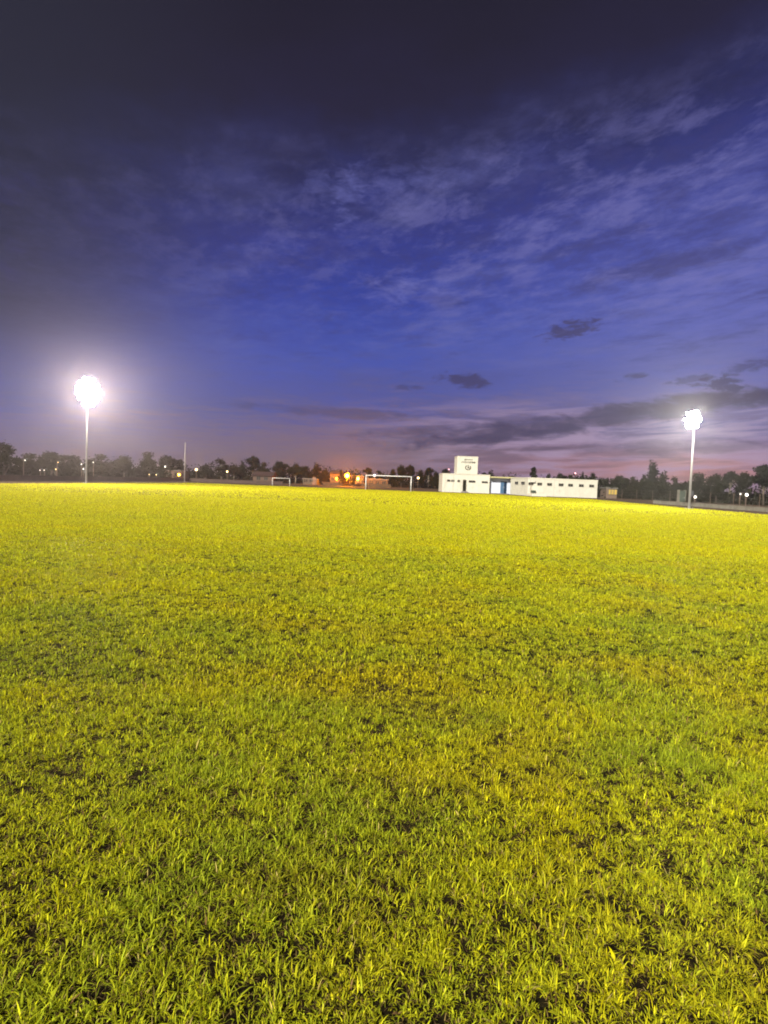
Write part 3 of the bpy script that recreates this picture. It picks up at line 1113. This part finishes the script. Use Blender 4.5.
LAMPS = [
    ('lamp with a slanting pale light high in the leftmost trees', 25.5, 460.3, 95, WHITE, .17, .3),
    ('left one of a close pair of dim lamps near the left wall', 40.4, 470.2, 95, WHITE, .13, 0),
    ('right one of a close pair of dim lamps near the left wall', 44.6, 470.2, 95, WHITE, .13, 0),
    ('dim lamp just above another, between the pair and the left mast', 58.5, 462.4, 95, WARM, .12, .2),
    ('small lamp just below another, between the pair and the left mast', 56.2, 469.3, 95, WARM, .15, 0),
    ('upper lamp right beside the left floodlight pole, on its left', 81.8, 464.2, 95, WHITE, .16, 0),
    ('lower lamp right beside the left floodlight pole, on its left', 83.8, 469.0, 95, WHITE, .18, 0),
    ('small white lamp close on the right of the left floodlight pole', 93.6, 462.4, 95, WHITE, .15, 0),
    ('dim low lamp left of the thin mast, leftmost of its low row', 149.5, 474.5, 117, WARM, .15, 0),
    ('dim low lamp left of the thin mast, second of its low row', 156.5, 474.7, 117, WARM, .17, 0),
    ('small white lamp above the peach house', 165.3, 466.6, 140, WHITE, .2, 0),
    ('warm lamp in front of the right end of the peach house', 179.2, 474.8, 145, SODIUM2, .24, 0),
    ('bright yellow lamp just right of the thin mast', 196.4, 469.6, 140, WARM, .36, 0),
    ('single yellow lamp midway between the thin mast and the small goal', 227.3, 471.6, 142, WARM, .26, 0),
    ('brightest orange lamp, above the ochre houses', 347.2, 475.8, 150, SODIUM, .62, 0),
    ('paler orange lamp just right of the brightest orange one', 358.0, 478.6, 150, SODIUM2, .36, 0),
    ('orange lamp just left of the brightest orange one', 336.5, 478.5, 150, SODIUM, .13, 0),
    ('white lamp showing just above the crossbar of the large goal', 374.5, 475.4, 150, WHITE, .36, 0),
    ('yellow lamp between the large goal and the clubhouse', 418.2, 478.0, 150, WARM, .34, 0),
    ('small pinkish lamp left of the clubhouse tower', 448.9, 469.4, 150, RED, .18, 0),
    ('pink lamp showing above the roof of the right wing', 575.2, 473.2, 150, RED, .22, 0),
    ('white lamp low behind the right floodlight pole', 694.8, 497.0, 80, WHITE, .2, 0),
    ('dimmer left one of two lamps among the far right trees', 740.0, 494.0, 80, WHITE, .11, 0),
    ('brighter right one of two lamps among the far right trees', 746.2, 494.8, 80, WHITE, .24, 0),
]
for l in LAMPS:
    street_lamp(*l)


# ------------------------------------------------------------------ trees
def tree_proto(name, kind, seed, leaf, bark):
    """about 6 m tall"""
    q = random.Random(seed)
    H = 6.0
    r = thing(name, 'proto', 'tree')
    tr = MB()
    lobes = []
    if kind == 'round':
        tr.tube([(0, 0, -.05), (.05, .03, 1.2), (.0, -.06, 2.4), (.1, .0, 4.2)], [.17, .13, .10, .04], 8)
        for i in range(11):
            a = q.uniform(0, 2 * PI)
            rr_ = q.uniform(.3, 1.5)
            z = q.uniform(2.0, 5.0)
            sc_ = q.uniform(.6, 1.05)
            c = (rr_ * math.cos(a), rr_ * math.sin(a), z)
            lobes.append((c, (sc_ * 1.1, sc_ * 1.1, sc_ * .8)))
        lobes.append(((.1, 0, 5.15), (.8, .8, .75)))
    elif kind == 'spire':
        tr.tube([(0, 0, -.05), (.02, 0, 2), (0, .04, 5.2)], [.14, .10, .03], 8)
        for i in range(13):
            z = 1.0 + 4.5 * i / 12
            w = .78 * (1 - (i / 13) ** 1.6) + .16
            lobes.append(((q.uniform(-.2, .2), q.uniform(-.2, .2), z), (w, w, .55)))
    elif kind == 'pine':
        tr.tube([(0, 0, -.05), (.1, .05, 1.8), (.04, .0, 3.4), (.1, -.05, 5.2)], [.16, .12, .09, .03], 8)
        for i in range(9):
            a = q.uniform(0, 2 * PI)
            rr_ = q.uniform(.2, 1.1)
            z = q.uniform(3.0, 5.2)
            lobes.append(((rr_ * math.cos(a), rr_ * math.sin(a), z), (q.uniform(.6, .95), q.uniform(.6, .95), q.uniform(.35, .6))))
        lobes.append(((.1, 0, 5.4), (.55, .55, .55)))
    elif kind == 'wispy':
        tr.tube([(0, 0, -.05), (-.06, 0, 1.6), (.04, .04, 3.4), (-.02, 0, 5.4)], [.12, .09, .06, .02], 8)
        for i in range(12):
            a = q.uniform(0, 2 * PI)
            z = q.uniform(1.4, 5.5)
            rr_ = q.uniform(.1, .9) * (1.15 - z / 7)
            w = q.uniform(.3, .5)
            lobes.append(((rr_ * math.cos(a), rr_ * math.sin(a), z), (w, w, w * 1.3)))
    elif kind == 'bushy':
        tr.tube([(0, 0, -.05), (.03, 0, .8), (.0, .05, 3)], [.15, .12, .04], 8)
        tr.tube([(0, 0, .2), (.5, .1, 1.6), (.8, .2, 2.8)], [.10, .07, .03], 7)
        for i in range(13):
            a = q.uniform(0, 2 * PI)
            rr_ = q.uniform(.2, 1.7)
            z = q.uniform(.9, 4.6) * (1 - .12 * rr_) + .3
            sc_ = q.uniform(.65, 1.1)
            lobes.append(((rr_ * math.cos(a), rr_ * math.sin(a), z), (sc_, sc_, sc_ * .85)))
        lobes.append(((0, 0, 5.0), (.85, .85, .9)))
    for c, s_ in lobes:                      # limbs towards the lobes
        z0 = max(.6, c[2] * .62 - .2)
        tr.tube([(0, 0, z0), (c[0] * .5, c[1] * .5, (z0 + c[2]) / 2 + .1), c], [.05, .035, .012], 5, cap=False)
    tr.build('trunk', bark, r, smooth=True)
    nr = np.random.default_rng(seed)
    cr = MB()
    tot = sum(s_[0] * s_[1] for c, s_ in lobes)
    NL = {'wispy': 1500, 'spire': 1800}.get(kind, 3400)
    for c, s_ in lobes:
        n = int(NL * s_[0] * s_[1] / tot)
        for i in range(n):
            d_ = nr.normal(0, 1, 3)
            d_ /= np.linalg.norm(d_) + 1e-9
            rad = (nr.random() ** .45) * (1.0 + .28 * nr.normal())
            p = np.array(c) + d_ * rad * np.array(s_)
            a = nr.normal(0, 1, 3)
            a /= np.linalg.norm(a)
            b = np.cross(a, nr.normal(0, 1, 3))
            b /= np.linalg.norm(b) + 1e-9
            L = nr.uniform(.12, .27)
            w = L * nr.uniform(.35, .6)
            cr.quad(p - a * L, p + b * w, p + a * L, p - b * w)
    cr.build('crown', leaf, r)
    return r


PROTO = {
    'round': [tree_proto('broadleaf_tree', 'round', 1, MAT['leaf_a'], MAT['bark']), tree_proto('broadleaf_tree', 'round', 2, MAT['leaf_b'], MAT['bark_pale'])],
    'spire': [tree_proto('cypress_tree', 'spire', 3, MAT['leaf_c'], MAT['bark']), tree_proto('cypress_tree', 'spire', 4, MAT['leaf_a'], MAT['bark'])],
    'pine': [tree_proto('pine_tree', 'pine', 5, MAT['leaf_c'], MAT['bark']), tree_proto('pine_tree', 'pine', 6, MAT['leaf_c'], MAT['bark_pale'])],
    'wispy': [tree_proto('young_tree', 'wispy', 7, MAT['leaf_b'], MAT['bark_pale']), tree_proto('young_tree', 'wispy', 8, MAT['leaf_a'], MAT['bark'])],
    'bushy': [tree_proto('bushy_tree', 'bushy', 9, MAT['leaf_b'], MAT['bark']), tree_proto('bushy_tree', 'bushy', 10, MAT['leaf_a'], MAT['bark'])],
}
PW = {'round': 4.6, 'spire': 1.9, 'pine': 3.6, 'wispy': 2.2, 'bushy': 4.8}      # crown widths at 6 m
# column, top row, crown width px, depth, kind, variant, label
TREES = [
    (4, 441, 30, 98, 'bushy', 1, 'tall dark bushy tree at the left edge, leftmost of the row'),
    (30, 452, 32, 104, 'bushy', 0, 'olive bushy tree just right of the tallest leftmost tree'),
    (52, 451, 30, 110, 'round', 0, 'round crowned tree above the pair of dim lamps'),
    (72, 454, 28, 112, 'bushy', 1, 'dark bushy tree just left of the left floodlight pole'),
    (101, 453, 34, 112, 'bushy', 0, 'broad bushy tree just right of the left floodlight pole'),
    (124, 455, 26, 118, 'round', 1, 'round tree second right of the left floodlight pole'),
    (148, 450, 22, 122, 'bushy', 0, 'tall olive tree above the low row of dim lamps'),
    (168, 455, 20, 160, 'round', 0, 'round tree behind the peach house'),
    (180, 459, 12, 165, 'wispy', 1, 'wispy young tree right behind the thin mast'),
    (206, 464, 18, 158, 'bushy', 1, 'low bushy tree right of the bright yellow lamp'),
    (222, 458, 15, 156, 'wispy', 0, 'wispy tree behind the single yellow lamp'),
    (234, 464, 16, 158, 'round', 1, 'small round tree just right of the single yellow lamp'),
    (243, 459.5, 7, 160, 'spire', 1, 'thin dark cypress left of the red roofed house'),
    (253, 455, 11, 162, 'pine', 0, 'tall narrow pine rising over the red roofed house'),
    (264, 461, 14, 162, 'bushy', 0, 'olive bushy tree behind the red roofed house'),
    (280, 460.5, 17, 164, 'round', 0, 'broad dark tree behind the small goal'),
    (296, 463, 15, 162, 'round', 1, 'round tree just right of the small goal'),
    (306, 465, 14, 160, 'bushy', 1, 'dark bushy tree behind the long pale house, left one'),
    (317, 462, 9, 160, 'spire', 0, 'pointed cypress above the long pale house'),
    (325, 469, 15, 158, 'bushy', 1, 'low dark bushy tree left of the orange lamps'),
    (341.5, 469, 6, 147, 'bushy', 1, 'thin dark bushy tree standing against the orange light'),
    (354, 472.5, 6, 147, 'bushy', 0, 'small bushy tree right beside the brightest orange lamp'),
    (368, 467, 9, 160, 'pine', 1, 'round topped pine above the left post of the large goal'),
    (380, 470, 9, 168, 'wispy', 0, 'wispy tree behind the middle of the large goal'),
    (393, 468, 10, 162, 'bushy', 1, 'dark bushy tree behind the large goal, left of its tallest neighbour'),
    (402, 464.5, 11, 162, 'round', 0, 'tallest dark tree behind the large goal'),
    (410, 464, 8, 164, 'pine', 0, 'narrow pine above the right post of the large goal'),
    (421, 469, 11, 165, 'bushy', 1, 'bushy tree behind the yellow lamp by the large goal'),
    (429, 467, 8, 166, 'pine', 1, 'high crowned pine left of the clubhouse'),
    (436, 471, 11, 160, 'bushy', 1, 'dark bushy tree touching the left corner of the clubhouse'),
    (446, 468, 7, 168, 'pine', 0, 'small pine top left of the clubhouse tower'),
    (484, 472, 10, 160, 'round', 0, 'low tree top just right of the clubhouse tower'),
    (491, 469, 7, 162, 'spire', 1, 'pointed tree top over the middle of the clubhouse'),
    (512, 475, 12, 160, 'bushy', 0, 'low olive tree top over the blue doors'),
    (534, 466.5, 9, 160, 'wispy', 1, 'tall ragged tree over the left end of the right wing'),
    (549, 472.5, 8, 160, 'bushy', 1, 'first small tree top right of the ragged tall one'),
    (560, 472.5, 11, 162, 'round', 0, 'rounded tree top above the middle of the right wing'),
    (571, 474, 9, 162, 'bushy', 1, 'low tree top under the pink lamp'),
    (583, 471.5, 6, 160, 'spire', 0, 'pointed tree top near the right end of the wing'),
    (593, 471.5, 10, 160, 'bushy', 1, 'bushy tree top at the right end of the wing'),
    (606, 478, 12, 120, 'bushy', 1, 'low dark tree behind the hut with lit windows'),
    (620, 474.5, 18, 112, 'round', 0, 'round dark tree right of the hut with lit windows'),
    (633, 475.5, 15, 110, 'bushy', 0, 'bushy tree between the round dark one and the tall cypress'),
    (645, 473, 10, 112, 'spire', 1, 'short cypress leaning close on the left of the tall cypress'),
    (653.5, 459, 12, 114, 'spire', 0, 'tallest cypress, rising above all trees on the right'),
    (664, 469.5, 10, 106, 'spire', 1, 'dark cypress close on the right of the tall cypress'),
    (675, 476, 12, 104, 'wispy', 0, 'wispy pale tree left of the right floodlight pole'),
    (698, 471, 24, 98, 'bushy', 1, 'broad dark tree behind the right floodlight pole'),
    (718, 473, 18, 96, 'round', 0, 'round dark tree second right of the right floodlight pole'),
    (731, 470.5, 14, 98, 'pine', 1, 'pale trunked pine in the middle of the right grove'),
    (744, 471, 18, 94, 'round', 0, 'round dark tree above the two white lamps on the right'),
    (766, 463, 20, 90, 'pine', 0, 'tall dark pine at the right edge'),
]
used = set()
for i, (px, ty, wpx, Yd, kind, var, lab) in enumerate(TREES):
    p = at(px, ty, Yd)
    H = p.z
    s_ = H / 6.05
    wscale = 1.3 * (wpx / F_PX * Yd) / PW[kind]
    pr = PROTO[kind][var]
    rz = (i * 2.399) % (2 * PI)
    grp = 'trees beyond the pitch'
    if id(pr) not in used:
        used.add(id(pr))
        pr.location = (p.x, Yd, 0)
        pr.rotation_euler = (0, 0, rz)
        pr.scale = (wscale, wscale, s_)
        pr['label'] = lab
        pr['group'] = grp
    else:
        dup(pr, (p.x, Yd, 0), rz, (wscale, wscale, s_), lab, grp)

# shrub near the red roofed house
q = thing('shrub', 'small bluish green shrub in front of the red roofed house', 'shrub', (hx(247.5, 140), 140, 0))
nr = np.random.default_rng(5)
sb, st = MB(), MB()
for i in range(260):
    p = nr.normal(0, 1, 3) * np.array((.55, .5, .5)) + np.array((0, 0, .9))
    p[2] = abs(p[2])
    a = nr.normal(0, 1, 3)
    a /= np.linalg.norm(a)
    b = np.cross(a, nr.normal(0, 1, 3))
    b /= np.linalg.norm(b)
    sb.quad(p - a * .16, p + b * .08, p + a * .16, p - b * .08)
for i in range(5):
    st.tube([(0, 0, 0), (nr.normal() * .3, nr.normal() * .3, 1.0)], [.03, .012], 5)
sb.build('foliage', MAT['leaf_b'], q)
st.build('stem', MAT['bark'], q)

# undergrowth along the edge of the woods: nobody could count it
ub = MB()


def scrub(xa, ya, xb, yb, n, h, wdt):
    for i in range(n):
        t_ = nr.random()
        x = xa + (xb - xa) * t_ + nr.normal() * wdt
        y = ya + (yb - ya) * t_ + nr.normal() * wdt
        hm = h * (.35 + .9 * float(vnoise(np.array([x]), np.array([y]), .22, 9)[0]))
        p = np.array((x, y, abs(nr.random() ** 1.3) * hm + .05))
        a = nr.normal(0, 1, 3)
        a /= np.linalg.norm(a)
        b = np.cross(a, nr.normal(0, 1, 3))
        b /= np.linalg.norm(b) + 1e-9
        L = nr.uniform(.15, .38)
        ub.quad(p - a * L, p + b * L * .5, p + a * L, p - b * L * .5)


scrub(-58, 132, -62, 172, 5000, 3.2, 4)
scrub(-86, 112, -50, 132, 11000, 3.2, 2.5)
scrub(-64, 172, 64, 172, 26000, 4.6, 4)
scrub(34, 118, 62, 102, 9000, 3.4, 2.0)
scrub(46, 106, 68, 86, 9000, 3.0, 2.0)
scrub(60, 92, 70, 60, 5000, 3.0, 2.0)
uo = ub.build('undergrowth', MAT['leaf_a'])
tag(uo, 'dark tangled undergrowth along the edge of the trees', 'undergrowth', kind='stuff')

# ------------------------------------------------------------------ haze
HZ = G + 20
hm, T = newmat('night_haze')
pv = T.n('ShaderNodeVolumePrincipled')
pv.inputs['Color'].default_value = (0.94, 0.85, 0.82, 1)
pv.inputs['Density'].default_value = 0.00046
pv.inputs['Anisotropy'].default_value = 0.78
oo = T.n('ShaderNodeOutputMaterial')
hm.node_tree.links.new(pv.outputs[0], oo.inputs['Volume'])
ho = MB().box(-HZ, HZ, -HZ, HZ, -1.0, 14.5).build('haze', hm)
tag(ho, 'thin night haze hanging over the pitch', 'haze', kind='stuff')
